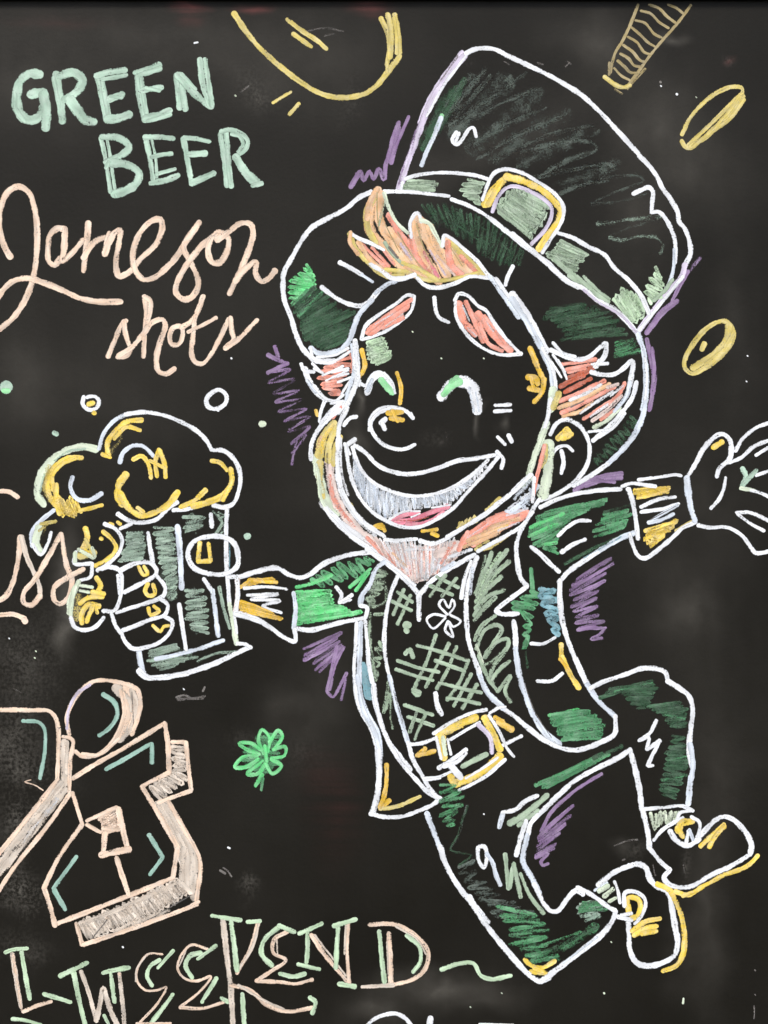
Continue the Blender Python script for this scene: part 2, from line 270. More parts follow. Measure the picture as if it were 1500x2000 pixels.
DATA = """
= lettering | thick mint green block capitals GREEN BEER on two lines at the upper left
@ 0 80 2.7778
- letter
M56 215,182 160,178 112,215 92,290 97,370 130,418 170,430 210,410 232,365
M29 78,290 86,370 130,432
M52 165,290 200,283 240,282
M59 238,290 250,380 248,470
- letter
M47 303,180 325,300 338,435
M25 290,200 318,345
M52 325,190 400,172 447,215 425,265 385,300 350,318
M61 380,320 425,385 465,430 505,438
- letter
M34 528,195 555,320 578,425
M31 552,195 575,320 592,418
M36 522,190 600,168 680,158
M27 560,208 620,198 685,185
M38 590,318 665,288|M25 600,300 660,306
M50 580,425 640,420 702,398
- letter
M38 745,170 758,300 785,430
M27 765,190 785,330 800,425
M38 735,172 800,155 865,130
M34 760,185 820,165 868,150
M38 775,268 875,252|M22 790,255 865,270
M45 790,420 860,402 920,378|M25 800,435 860,420 925,400
- letter
M34 955,185 968,280 975,365|M34 982,190 995,290 1005,372
M45 965,185 1030,260 1090,315 1145,355|M25 985,180 1060,262
M34 1085,100 1100,230 1135,345|M31 1112,100 1130,220 1150,350
- letter
M27 548,525 572,640 600,820|M20 580,530 600,640 625,820
M43 555,520 640,525 700,575 660,620 575,655
M50 590,662 680,668 755,720 735,775 680,812 620,832
M22 590,655 575,690|M20 625,835 630,845
- letter
M31 790,525 815,650 835,770|M18 825,540 845,640 850,740
M31 785,522 860,520 940,530
M29 822,630 880,618 930,612
M36 820,772 900,755 965,730|M22 850,722 950,695
- letter
M34 995,530 1018,650 1040,775
M29 1000,525 1060,530 1135,545
M36 1025,615 1115,610
M38 1040,772 1100,745 1160,718
- letter
M34 1195,505 1218,640 1232,785|M31 1225,490 1240,640 1255,790
M29 1200,492 1240,482 1305,500 1345,545 1330,590 1275,630
M20 1255,505 1300,520 1318,560 1290,600
M52 1280,630 1330,710 1395,772|M29 1370,785 1420,772

= lettering | cream cursive lettering of two words running from a looped capital to "shots"
@ 0 340 2.6786
- cursive_word
C34 55,435 20,370 -2,280 5,170 40,95 95,65 150,95 180,180 195,300 190,440 170,560 130,660 70,750 -25,830
C34 -25,665 20,600 70,560 140,545 220,565 320,605 420,650 520,668 632,668
C34 340,290 300,285 262,320 250,400 258,460 285,475 315,440
C34 340,285 335,400 325,455 380,410 435,345
C34 462,255 455,350 437,505
C34 437,440 470,380 510,345 565,325
C34 572,310 560,360 548,420
C34 548,415 575,350 600,305 628,295 622,360 608,440 612,515 625,535 680,510 740,440 820,360 850,270 838,238 800,242 745,290 705,370 695,450 710,510 750,550 800,545 870,490 940,410 985,330 1042,252
C34 1030,268 990,330 960,380 985,440 1030,530 1035,590 1000,645 960,655 920,620 925,570 960,500 1010,430 1060,370 1140,305
C34 1150,302 1105,340 1088,400 1110,460 1150,462 1190,395 1192,330 1150,302
C34 1135,345 1200,300 1260,258 1310,262 1325,310 1300,400 1250,520 1200,625
C34 1230,560 1290,490 1338,460 1338,520 1370,562 1410,540 1440,505
- cursive_word
C28 565,955 600,870 640,780 660,768
C28 648,770 660,850 682,915 665,950 615,958
C28 620,950 690,905 760,820
C28 755,640 765,720 757,830 750,955
C26 760,645 785,660 785,720 765,800
C32 748,840 800,775 850,762 865,790 835,890 818,970 828,1030 870,1045 912,1018
C28 945,798 905,805 888,850 900,890 930,893 952,860 950,800
C28 955,800 1000,770 1035,720 1065,640
C28 1062,640 1025,740 1008,860 1003,940 1020,982 1060,992 1100,950 1150,860 1195,760
C24 985,826 1060,790 1130,752
C28 1205,752 1212,820 1222,868 1178,908
C28 1178,912 1250,860 1310,800 1345,765

= big_coin | large yellow coin outline cut off by the top edge
@ 420 0 3.4091
- rim
N40 125,88 200,200 300,320 420,430 560,540 700,622 800,648 900,648 1000,622 1080,565 1150,478 1230,375
- edge_shading
N36 1105,122 1145,210 1160,330 1145,430|N44 1150,98 1172,200 1165,380|N38 1195,98 1222,230 1230,350|N30 1190,120 1205,230 1210,355
N26 1145,410 1145,480
- shine_mark*
N34 480,130 570,200 680,270 740,325|N32 520,225 640,310
- sparkle_mark*
N22 505,612 440,650 385,685|N26 560,690 495,762

= coin | tan coin edge with wavy grooves standing on the slant at the top right
@ 1100 0 3.75
- side_line
A25 548,35 500,160 440,290 380,390 345,530|A25 935,38 860,140 740,280 640,400 540,540 480,620
A25~.7 340,460 335,545|A22~.7 600,505 540,570 470,650
- bottom_edge
N34 302,562 380,620 440,640 490,625|A20~.5 380,655 430,685
- groove
A22 770,35 830,60 880,100|A22 630,35 700,60 760,120 820,165|A22 570,80 640,100 700,160 770,205|A22 530,150 600,170 670,250 720,275|A22 500,200 560,250 620,310 670,340
A22 475,270 540,310 590,380 640,400|A22 440,330 510,380 560,440 600,455|A24 420,395 480,430 520,480 570,490|A24 400,445 450,490 490,530 540,535|A22 375,500 420,550 490,590

= coin | thin gold coin seen almost edge on beside the hat's right side
- rim
N34 870,985 920,880 1020,760 1140,670 1250,635 1310,645 1312,690
N36 868,1032 890,1070 930,1085 1000,1035
- edge_shading
N34 920,1060 1000,985 1140,850 1300,690|N36~.88 930,1075 1050,1000 1180,880 1320,705|N34~.85 950,1070 1080,970 1220,870 1325,730|N30~.85 1060,980 1200,830 1310,690

= coin | small gold coin with one dot in its middle, below the thin coin
@ 1000 300 3
- rim
N32 1240,982 1160,1010 1080,1090 1020,1190 1010,1245 1050,1288 1120,1262 1230,1180 1298,1080 1282,1005 1240,982
- edge_shading
N45~.88 1270,1010 1262,1080 1190,1170 1060,1255|N40~.88 1295,1060 1240,1160 1140,1240
- dot
N32 1128,1112 1112,1148

= leprechaun | laughing chalk leprechaun in a tall hat kicking up his heels with one arm out
@ 700 60 3
- purple_shading** | purple scribbled shadow beside the figure
@ 0 0 1
P11 685,365 700,340|P9 690,358 704,335 710,352 722,334 730,350 740,330 750,350 754,318 762,300
P11 758,315 768,270 779,240|P10 764,318 772,285 780,250|P8 768,300 782,265 798,228
@ 1000 300 3
P38 965,865 880,930 790,1050|P24~.55 1102,612 1030,700|P28 1030,690 980,780 940,860
P34~.8 790,1090 810,1180 832,1290 825,1400 805,1500
P26 820,1140 830,1240 830,1330
@ 440 1000 3
HP25~.72x6 450,795 470,855 510,900 560,940|670,705 670,740 695,775 690,800
P25~.85 690,800 640,900 610,1040|P25~.85 655,790 615,960 595,1050|P24~.8 600,1060 630,1085 680,1000 710,945|P20~.7 705,980 680,1100
@ 520 340 3
HP22~.56x9 20,1160 20,1240 50,1290 70,1400 110,1480 140,1560 150,1640|130,1120 160,1180 200,1280 230,1370 250,1420 260,1490 210,1560
P24~.8 50,1010 70,1070|P28~.85 10,1060 60,1085 125,1112|P28~.85 125,1110 60,1140 10,1165
P20~.6 180,1560 160,1640 150,1700
@ 880 1000 3
HP24~.72x10 735,390 705,455 700,480 715,520 705,560 718,585 725,635 745,690|960,230 965,280 915,370 905,410 870,480 855,550 885,610 905,680
P24~.8 745,690 850,675 900,685 870,720 825,745 885,740
@ 1000 640 3
P36~.85 370,955 450,900 540,870 640,855|P32~.85 430,925 540,890 640,880|P26~.8 470,890 600,905
@ 1000 1450 3
P24 525,185 400,260 300,340 230,410 170,520
HP24~.72x6 170,530 150,580 140,620 140,670|375,335 345,425 300,500 280,560 250,620
P24 140,675 210,650 170,700 180,720 210,710
- hat
@ 700 60 3
d130~0.37 430,600 560,420 660,300|d150~0.39 560,600 720,430 860,300|d150~0.37 680,680 880,500 1040,380|d140~0.35 800,740 1000,600 1200,490|d130~0.35 960,780 1150,680 1370,600|d120~0.31 1180,900 1350,840 1500,790|D110~.55 390,660 470,520 560,360
# faint scribbled shading
D49~0.63 380,690 500,500 620,290|d37~0.33 420,560 620,300 640,290|d43~0.40 470,560 600,400 740,230|d43~0.38 540,550 660,400 770,270|d40~0.36 545,545 800,380 980,250
d37~0.38 620,550 850,420 1030,345|d43~0.40 665,670 900,540 1090,455|d40~0.38 700,750 960,600 1180,510|d37~0.36 800,770 960,680 1150,600 1370,555|d43~0.43 960,715 1150,660 1370,655 1390,690 1200,770 1060,860
d34~0.33 1060,860 1200,830 1480,785 1490,800|d34~0.38 1190,940 1300,905 1460,880|D63~0.57 400,660 440,560 500,470|d34~0.26 800,560 1000,470|d34~0.26 860,640 1080,540
@ 1000 300 3
d34~0.33 130,140 330,90 560,65 600,85|d31~0.36 280,240 400,190 580,140 740,130 770,160 640,210 470,290|d31~0.33 470,295 620,280 790,240|s37~0.38 505,412 600,405 700,385 860,375|d31~0.28 600,470 700,430 860,385|s34~0.38 575,492 640,510 720,490 840,490 880,530 870,580
@ 700 60 3
L30 606,125 560,190 470,310 410,415 360,540|L42 625,145 560,215 480,330 415,440 365,560 320,690 275,810 240,925
W22 640,135 590,200 500,320 440,430 400,500|P18~.45 355,540 310,660 270,780 235,900|P14~.5 330,620 310,720|X16~.5 580,150 480,290
W34 630,132 690,107 790,107 880,150 1000,205 1150,280 1300,372 1400,460 1500,567 1640,720
@ 1000 300 3
W34 745,12 800,68 850,135 880,200 930,270 970,340 980,400 1012,440 1042,520 1045,590 1015,650
L34 1015,650 995,720 920,800 830,920 740,1040
W26 1000,720 920,820 830,930 745,1035
@ 700 60 3
E26~.75 490,495 450,590 415,690|V30 485,510 440,625 400,710 370,788
W28 575,595 550,640 575,665 600,650 625,610 650,575 672,568 690,620|W24 590,600 570,650
@ 1000 300 3
W30 710,235 760,212 800,197 825,220 822,280 818,340|W30 818,345 860,342 905,390 945,475 960,560 955,640|V22~.8 950,560 945,680 920,760 895,800
- hat_band*
@ 700 60 3
HS28x4 290,880 275,900 262,922 270,930|455,880 470,900 465,920 455,935
HS28x6 650,870 600,905 600,950 690,1010|745,885 735,910 715,950 712,1015
HS30x9 1190,1225 1150,1265 1105,1310 1180,1380|1350,1310 1325,1340 1300,1370 1275,1405
@ 1000 300 3
S40 340,710 450,790 560,868|S22~.8 420,720 500,800 570,850|S34 250,620 330,690|S26~.9 330,680 380,720 460,790
HJ34~.85x7 590,845 650,795 720,825|705,1000 750,985 778,930
HJ30~.85x6 845,655 810,740 775,795 800,850|865,720 890,770 880,830 815,880
S26 900,800 940,740|S30 830,860 900,800
@ 700 60 3
W26 275,868 330,850 450,833 560,833 680,847 760,870|W24 250,930 258,890
@ 1000 300 3
W32 275,467 350,490 450,548 540,592 600,670 680,740 755,830 795,910 805,940|W24 760,850 800,940
- hat_buckle
@ 700 60 3
Y46 740,1020 790,935 870,858|Y40 760,1020 800,950 840,880
Y46 865,855 960,878 1080,938 1150,1000 1185,1052 1175,1115 1110,1200 1055,1280
HS44x11 815,1050 860,960 930,925|1000,1215 1085,1110 1110,1020
W28 728,990 760,895 795,835 850,812 950,830 1050,885 1150,955 1198,1025 1200,1090 1175,1150 1130,1215 1078,1300
L26 785,1060 820,970 870,920 920,912 1000,940 1090,990 1130,1035 1130,1090 1090,1170 1015,1250
- hat_brim
@ 700 60 3
HD24~.50x24 370,1015 480,1015 620,1055 760,1115 880,1200 970,1290|450,1150 540,1170 640,1240 740,1320 830,1365 940,1380
D30~.45 500,1020 560,1120 640,1180 760,1250|D30~.4 640,1080 760,1180 900,1300
@ 520 340 3
HG28~.86x9 240,530 190,580 140,640 130,700 150,760|260,565 280,600 290,650 280,680 220,740
HD30~.7x16 150,760 180,820 210,890 200,940 280,1000 340,1030|290,640 370,720 420,780 500,800 525,840 470,970
g26~.6 150,770 240,680|g26~.6 190,830 330,690
@ 1000 640 3
HD28~.55x10 700,520 620,610 540,690 480,770|745,540 690,640 610,730 500,800
@ 1000 300 3
HD36~.55x9 230,905 200,965 280,1030 300,1090|430,880 560,930 640,1010 660,1060
Hg30~.5x5 600,1110 600,1150 610,1190|710,1075 745,1120 755,1160
@ 520 340 3
W36 615,105 540,140 470,200 380,250 270,312 200,400 140,510 105,570 97,640 107,740 142,830 172,930 212,1020 275,1090
W28 690,102 790,102 900,110 1070,130
W28 1085,147 1200,192 1330,272 1440,362 1510,425
@ 700 60 3
W34 770,1098 900,1200 1000,1282 1100,1352 1200,1450 1285,1505
@ 1000 300 3
W36 0,470 100,552 200,640 330,752 420,792 500,860 600,912 680,990 740,1060|L20~.7 420,800 520,880 640,950 730,1050
V36 740,1060 770,1150 785,1290 785,1400 765,1500
@ 1000 640 3
V36 785,420 765,520 720,620 640,722 560,800|W34 560,800 460,868 360,925|W20 780,180 790,300 780,420
@ 520 340 3
W32 430,518 500,553 560,590|V18 560,590 625,632
W34 325,662 390,712 470,757 560,772 600,750 660,680|V28~.75 640,700 710,645 760,628
V34 620,740 560,800 530,850 500,940 480,985 440,1025 380,1045 310,1052 260,1020
@ 700 60 3
W28 905,1380 875,1440 862,1490
- fringe_hair | swept tuft of ginger and yellow hair escaping under the hat brim
@ 520 340 3
O62 655,95 612,190 605,320 700,440 800,540 900,590|O60 675,120 660,250 720,380 800,500 920,590|O56 720,330 800,420 880,520 960,600
R44~.8 720,240 770,330 860,440 940,560|N44 625,140 588,230 600,330 640,400|O40 650,90 610,160 590,260
S24~.8 695,400 740,470 800,530|X18~.6 720,430 770,490|L26~.6 790,410 850,500|S20~.6 690,170 660,300
O62 880,250 870,340 890,430 960,540 1010,630|O60 905,270 940,380 1000,480 1060,600|O56 960,310 1000,420 1080,520 1130,590|R40~.75 845,350 880,480 980,620
K36~.6 930,460 1000,600|L20~.55 960,450 1050,590
O60 1060,380 1100,480 1180,570 1240,585|N46 1080,395 1180,500 1280,590|R44~.8 1065,400 1080,520 1150,600|R30~.7 1140,480 1240,580|Q24~.6 1000,480 1100,590
N40 492,350 525,440 600,515 700,592 800,600|R26~.85 560,410 640,490 730,570|R22~.85 620,430 720,540|R20~.8 690,450 750,530|O34 540,400 600,490 720,590
N28 700,560 820,575 950,622 1100,615 1240,580|N30 800,520 900,560 1000,620|A8 650,110 650,220 660,330|A8 880,290 920,420 980,540|A8 770,340 850,470 920,560|A7 1080,430 1150,540|A7 700,300 780,460
F24 690,110 715,190 770,290 830,345|W28 850,370 845,280 885,228 910,280|F26 905,270 955,290 985,340 1030,425
W28 1035,420 1045,360 1080,375 1150,432 1240,515 1300,590 1345,625
W30 1310,610 1200,600 1100,642 1000,667 930,652 885,608|W34 870,590 800,612 730,608 680,570 610,530
W26 500,350 540,375 600,400 660,430|W20 560,390 640,420 690,445|O26 495,340 490,400 540,470
- face
W50 1345,620 1400,705 1500,825|V30 1310,600 1380,700 1480,840
@ 1000 300 3
W44 0,820 80,925 150,1050 200,1160|V40 0,850 70,960 140,1080 195,1190 230,1280 245,1380|W30 180,1140 235,1250 255,1370 240,1460
F50 240,1380 225,1500
@ 1000 640 3
F44 205,560 170,650 130,760 100,860|W34 225,420 210,520 180,620|F30 190,600 140,740 100,850
W34 115,865 50,910 0,965
@ 520 340 3
- forehead_crease
W28 985,722 992,790 1012,840 1068,868
- brow_patch | sage green scribble between the left brow and eye
HJ34~.8x7 600,985 585,1030 600,1075 640,1115|680,950 705,1000 730,1045 730,1075
- eyebrow
W26 558,968 582,890 650,832 760,760 830,708 868,718|W24 868,720 850,800 790,860 700,920 620,952 560,970
R60~.85 605,925 700,860 820,770|R30~.9 590,930 690,845 850,735|R34~.85 680,900 800,840|W14~.55 640,880 740,820|Q14~.6 700,890 800,820
- eyebrow
R50~.84 1125,760 1150,850 1220,940|R36~.8 1170,750 1220,860 1270,980|R50~.85 1240,820 1330,940 1430,1030|W14~.6 1150,770 1190,860|W14~.55 1270,830 1330,920|W14~.5 1180,900 1230,950|R32~.85 1250,880 1300,990 1380,1035|R22~.8 1280,830 1400,990
W28 1105,740 1128,702 1180,712 1240,772 1290,802 1340,880 1400,960 1480,1045|W26 1108,745 1112,830 1160,920 1240,1000 1340,1052 1420,1060 1495,1052
- eye
W50 590,1280 612,1210 660,1170 698,1192 738,1275|V30~.7 595,1270 620,1205|E40~.85 672,1205 705,1245 738,1282|W18 690,1165 740,1225 755,1285
W26 530,1215 575,1240|W20 550,1210 545,1240
- eye
W80 1028,1305 1085,1232 1155,1215 1205,1245 1230,1320 1236,1385|E46~.9 1040,1290 1085,1240 1135,1215|E30~.7 1120,1190 1080,1215|V20~.6 1190,1250 1215,1390|V16~.6 1230,1280 1245,1390
- nose
W28 860,1430 820,1390 740,1367 660,1377 612,1430 605,1500|W18 850,1400 860,1430
@ 560 640 3
W28 600,475 540,500 495,552 502,610 560,680 640,712 700,708 750,685
W38 578,535 552,558|W32 560,560 575,595
- yellow_highlight** | mustard yellow dabs on the face
@ 520 340 3
U28 765,1165 790,1250 783,1345|U34 712,1400 795,1395|U34 730,1430 800,1440|U22 740,1385 770,1450
U30 560,1030 578,1120 560,1170|U22 565,1150 540,1205
@ 1000 300 3
U34 105,1140 130,1200 160,1270 188,1330|U36 92,1310 140,1315 150,1350|U34 100,1375 150,1385 180,1390|U32 188,1320 175,1400 130,1455|U24 110,1310 130,1380
@ 560 640 3
U26 515,1165 555,1155 575,1190|U22 530,1170 565,1178|U26 795,1192 880,1182|U26 850,1205 885,1220
N30 372,1035 390,1095|U22 170,485 180,515
- sparkle_mark* | short white laugh lines by the eyes
W28 1222,455 1310,450|W28 1218,490 1312,486|W24 1235,640 1280,685|W32 1300,630 1318,668
W28 335,572 370,530 408,520
- mouth
HW18~.74x48 395,740 440,850 520,925 620,975 720,995 850,985 960,955 1060,895 1160,790|385,860 435,980 520,1080 600,1125 720,1070 850,1050 960,1035 1070,930 1170,820
HV26~.6x24 395,740 440,850 520,925 620,975 720,995 850,985 960,955 1060,895|400,900 470,1030 560,1110 650,1110 750,1060 880,1045 1000,1000 1090,900
K34~.9 625,1128 700,1095 770,1080|K34~.9 640,1145 750,1122 850,1080 945,1048|K32~.9 705,1155 820,1142 920,1085|B8~.6 640,1130 740,1130 830,1110
W16 600,1125 680,1080 780,1075|W14 850,1055 960,1038|W14 730,1110 780,1090
W34 345,690 400,655|W26 340,680 370,740|W32 400,690 460,732 540,810 640,850 740,857 880,825 1000,780 1120,765 1235,742
W28 385,700 405,765 445,845 520,915 620,962 720,987 850,977 960,942 1060,882 1130,822 1180,775
W28 345,700 362,800 385,900 432,1000 500,1078 580,1130 680,1168 780,1166 880,1120 980,1052 1080,940 1170,842 1240,755
W32 1232,727 1268,770 1258,822
- ear
W24 220,435 200,490 192,550
- ear
@ 1000 640 3
W32 225,625 260,562 310,538 380,562 430,622 455,700 440,800 390,880 330,930 250,980 165,1012
W26 235,740 270,702 320,692 355,722|W30 290,722 302,790 288,852
Y46 272,648 320,600|Y44 295,645 345,625|Y26 320,590 340,610
- sideburn | coral and white sideburn curling out in front of the ear
@ 520 340 3
HR26~.9x8 410,1095 340,1125 305,1170 315,1220 370,1290|495,1060 495,1120 480,1180 450,1240 430,1290
R18~.7 470,1020 505,1090 495,1160
W30 262,1022 275,1075 330,1092 400,1092|W24 290,1100 380,1105 490,1040|W22 300,1070 400,1060 480,1020|W20 380,1160 480,1140|W20 390,1190 480,1170|W20 270,1110 310,1150
W18 330,1180 450,1125|W16 350,1210 480,1150|W18 420,1220 500,1190|W20 280,1140 330,1165|W18 440,1290 490,1210|W40 225,1140 250,1210 290,1275 350,1325|V24 240,1210 290,1280|W26 205,1112 222,1150 280,1160|W26 280,1240 340,1310 400,1330 450,1295
W34 520,975 535,1080 535,1180 515,1250 470,1330 420,1400|V24 500,1000 515,1100 505,1200 470,1290|W22 380,1345 450,1330
- sideburn | coral and russet sideburn with white tips in front of the right ear
@ 1000 640 3
B34~.85 285,345 380,290 470,240|B30~.8 310,378 400,330 462,300|R26~.85 290,215 400,200 490,185|R24~.85 320,245 420,225 470,215|B28~.8 330,290 440,250 490,210|B30~.8 300,330 420,280|R22~.7 330,262 430,240
R32~.85 280,430 380,390 480,340 540,312|O30~.85 275,470 380,430 480,380 570,330|R30~.85 290,500 400,450 500,400 600,345|O28~.8 300,520 400,490 480,440|W26~.7 340,425 440,380 520,335|W24~.75 400,500 500,432 590,375
R28~.85 420,535 520,470 620,400 660,325|Q26~.75 470,545 560,480 640,400|W22~.7 460,520 560,450|F30~.8 480,585 560,540 630,470|R22~.8 520,540 600,480|Q24~.7 560,350 620,330|N40~.75 275,385 240,470|X10~.8 345,465 420,430|W20~.6 580,400 650,340
W34 225,130 300,162 380,187 450,172 520,112 552,90 545,160 490,230|W26 240,90 300,150 370,170|W26 470,215 560,210|W20 480,230 510,190
W34 465,260 530,275 600,272 660,232 700,195 710,210 700,280 690,340
W34 728,320 705,410 640,500 575,572 520,622 475,662|V28 690,320 670,400 600,490|W26 660,500 600,580 510,640|W24 450,610 560,600
W20 240,160 300,250 320,300|W20 270,190 310,260|W18 230,200 290,290
- beard | pale pink and coral beard running round the jaw to a pointed chin
@ 560 640 3
F60~.8 175,760 195,880 225,990 290,1090|Q64~.82 250,780 260,900 290,1010 350,1110 440,1205 540,1290|W40~.7 200,1030 330,1150 440,1230 560,1310|W26~.7 290,860 330,1000 400,1110 520,1220
N54~.92 275,560 215,640 190,750|N46~.92 290,590 250,680 245,780|N40~.9 312,640 285,720 275,800|N45~.8 195,790 195,890 210,990|Y24~.7 270,570 220,650 205,730
F34~.6 180,830 210,960|X20~.4 240,740 240,840|R30~.85 312,465 270,525|R34~.6 250,870 275,1000 345,1105|R24~.5 300,1050 400,1170|R26~.6 470,1230 550,1310|O22~.6 180,700 200,640
Q90~.85 560,1290 660,1370 760,1440|Q90~.85 700,1310 760,1400 790,1450|Q90~.85 980,1300 900,1380 820,1440|Q80~.85 840,1310 830,1390|W40~.6 620,1275 760,1290 900,1290|HQ24~.82x26 520,1240 620,1255 700,1265 800,1275 900,1260 980,1240 1010,1300|600,1370 680,1440 740,1490 800,1500 880,1430 960,1380 1010,1330
HR14~.45x18 480,1240 620,1280 800,1290 980,1250|560,1350 700,1450 800,1490 960,1380
HW16~.5x24 540,1225 700,1245 860,1260 980,1230|640,1390 740,1470 800,1480 920,1400
Q60~.75 880,1330 1000,1270|R20~.6 930,1350 985,1260|R20~.6 905,1380 950,1290|W30~.7 950,1345 1080,1300|W22~.6 700,1300 860,1300|W18~.5 740,1350 850,1390|O18~.5 620,1320 700,1400
R70~.8 1040,1250 1150,1180 1280,1110 1400,1090|R44~.9 1030,1265 1100,1200 1230,1130|R40~.85 1090,1270 1230,1190 1400,1100|O44~.85 1130,1240 1280,1160|R36~.85 1180,1130 1290,1085 1410,1082|R34~.9 1008,1300 1038,1245 1062,1200|O30~.8 1040,1285 1150,1240 1240,1200|R24~.85 1080,1200 1160,1140|W14~.5 1060,1230 1180,1150|W12~.5 1150,1200 1300,1120
O34~.8 1060,1250 1180,1200|Y20~.5 1200,1180 1300,1150|O30~.75 1160,1190 1250,1150 1360,1120|W22~.6 1290,1100 1410,1060|W18~.6 1240,1190 1360,1140|N30~.75 1110,1298 1180,1290 1290,1222|N24~.6 1120,1280 1180,1250
HN28~.8x5 1010,1150 1070,1120 1100,1105|985,1190 1040,1172 1110,1135
N26~.8 1170,1070 1250,1000|HV26~.6x6 1275,1080 1350,1020 1430,940|1330,1090 1400,1060 1450,1000|V40~.75 1320,1070 1400,1010 1470,930|W20~.6 1300,1060 1420,970
@ 1000 640 3
F70~.8 215,680 215,780 205,880 180,980|N30~.75 195,690 195,770 165,820|R26~.9 190,690 165,800 140,900 120,1010
F26~.7 60,930 120,880|W30~.8 160,1010 130,1050 60,1180|V40~.5 20,1000 100,900
@ 560 640 3
W34 310,480 235,540 172,620 142,700 142,770|W30 315,440 250,500 200,560|F22 172,800 190,900 200,1000 240,1070
W34 230,1060 280,1130 340,1190 400,1240 480,1290 540,1340 600,1380 660,1440|W22 260,1090 380,1210 520,1310
W38 400,90 402,200 415,290 388,380 350,460|V20 380,300 345,420
W34 355,470 312,560 300,700 302,850 332,970 382,1060 440,1130 520,1190 570,1222|W20~.7 320,650 320,840 360,980
W28 575,1240 640,1250 700,1242 760,1238|W30 780,1248 850,1265 930,1240 1000,1195
W34 1430,862 1340,952 1250,1022 1180,1080 1100,1132 1000,1192 940,1230
W28 1450,880 1440,1020|W30 1440,1080 1380,1160 1300,1210 1200,1265 1120,1310
@ 440 1000 3
W34 1460,250 1350,312 1250,372 1190,422 1155,470|W36 830,215 960,312 1050,392 1110,452 1135,482
W36 1190,420 1140,480|W26 900,270 1020,350 1110,430|V30 1340,300 1270,340
- sleeve | green left sleeve stretched towards the mug
HG34~.9x9 405,470 418,560 412,650|640,460 620,540 700,570
Hg32~.85x8 490,400 600,335 700,292 820,262|560,445 690,400 790,380 870,290
HG34~.85x4 420,655 430,600|820,590 700,562
G24 730,440 850,335|G24 765,460 840,355|G30~.8 420,440 500,420 620,370
W36 75,385 180,350 300,328 370,365 440,387 500,362 580,302 680,262 780,242 855,237
W34 400,680 500,692 600,667 700,642 815,622
V30 400,475 412,560 402,680
W28 650,440 682,485 668,528|W26 668,530 700,515 742,485|W22 690,530 735,515
- cuff | mustard and white striped cuff of the arm that holds the mug
HU28~.9x4 90,440 150,392|285,382 300,412
U24 90,440 150,400|W22 110,447 250,438 360,452|W24 130,487 310,482 150,512 320,520 220,552 328,590
HU26~.9x4 85,522 95,582|265,590 345,635
W34 62,585 190,632 270,682 340,732 408,758 408,690
Q34 70,390 72,480 62,580
- hand | curled fist with yellow nails gripping the beer mug
@ 0 980 3
W30 575,397 640,382 700,402 714,480 700,580 670,638 605,640
W32 705,402 790,362 875,357 918,400 908,432 820,482 730,530
W30 915,430 968,500 958,550 870,590 770,620 685,650
W30 935,562 982,602 968,660 880,690 780,732 700,760
W30 965,672 1010,702 998,760 940,820 860,852 780,860 735,820 712,770
W30 652,650 680,730 710,770|W22 690,430 700,540
Y24 812,380 842,430 865,422 845,378|Y26 868,480 850,522 870,550 908,540 897,485|Y24 870,622 882,662 932,640 902,612|Y24 897,725 940,762 960,732 988,725
W36 1325,212 1240,202 1140,232 1102,300 1130,380 1220,420 1320,422 1388,380 1395,310 1370,242 1320,210
Y28 1172,240 1160,340|Y28 1160,350 1232,347|Y28 1222,245 1235,345
W30 1340,442 1420,432 1500,412|W30 1385,440 1395,520 1380,650|W30 1380,660 1440,675 1510,700
- sleeve | green right sleeve with white fold lines, arm flung out
@ 1000 640 3
Hg32~.72x11 175,1085 120,1160 90,1220 130,1270 220,1300|590,990 540,1025 350,1110 265,1220 265,1320
G28~.7 110,1170 300,1090|G28~.7 100,1220 260,1150|G24~.7 180,1270 260,1260
Hg30~.7x5 535,1095 490,1160 470,1230|695,1055 695,1110 660,1170
HD26~.6x4 300,1390 460,1300|480,1290 660,1210
D22~.5 540,1080 690,1040
W32 165,1052 250,1012 380,972 520,952 635,947
W36 275,1490 330,1430 430,1360 540,1290|V36 520,1300 640,1232 720,1202|T12~.5 420,1350 640,1225
W26 270,1220 320,1172 390,1132 458,1132|W30 290,1315 350,1275 428,1242|W32 112,1285 170,1330 230,1390 275,1430
- cuff | yellow and white striped cuff of the outstretched arm
HY30x4 722,950 735,1000|925,932 930,960
W28 755,1050 860,1005 955,992|W26 755,1080 880,1062 975,1032|V22 800,1140 890,1085 970,1040|V26 800,1142 880,1125 945,1092|X6~.7 810,1125 960,1045
HY34x5 782,1190 772,1240 805,1285|965,1125 950,1155 890,1215
N22 960,1190 1060,1130
W28 645,930 700,912 780,922 840,930|W24 740,892 850,877 960,862 990,868
W34 680,945 702,1000 722,1100 738,1235|W32 690,1210 710,1280 742,1340 780,1350 870,1290 950,1220 1000,1172 1075,1140
- hand | open hand with spread fingers reaching past the right edge
W34 1022,880 1080,790 1120,712 1180,645 1228,622 1272,650 1290,710|W36 1285,700 1278,760 1260,790|W32 1255,790 1215,825 1200,872
V40 1024,880 1032,960 1048,1060 1070,1130
Y32 1178,702 1232,668
W28 1308,722 1350,655 1420,592 1520,552|W28 1275,790 1340,762 1420,695 1520,655|W22 1428,748 1520,690
W26 1250,880 1240,940 1210,1010 1165,1058
W26 1520,835 1430,865|M34~.85 1350,825 1370,875 1350,930|M32~.75 1430,838 1380,890 1350,925|F26 1340,940 1420,955|W26 1400,952 1460,970 1520,1000
W28 1090,1157 1160,1172 1260,1170 1350,1220 1400,1290 1430,1320 1510,1310
W26 1315,1082 1400,1085 1510,1135|W26 1322,1092 1400,1150 1475,1190
- coat
@ 440 1000 3
HS40~.6x6 900,330 850,410 820,480 845,555|945,345 925,430 890,500 870,550
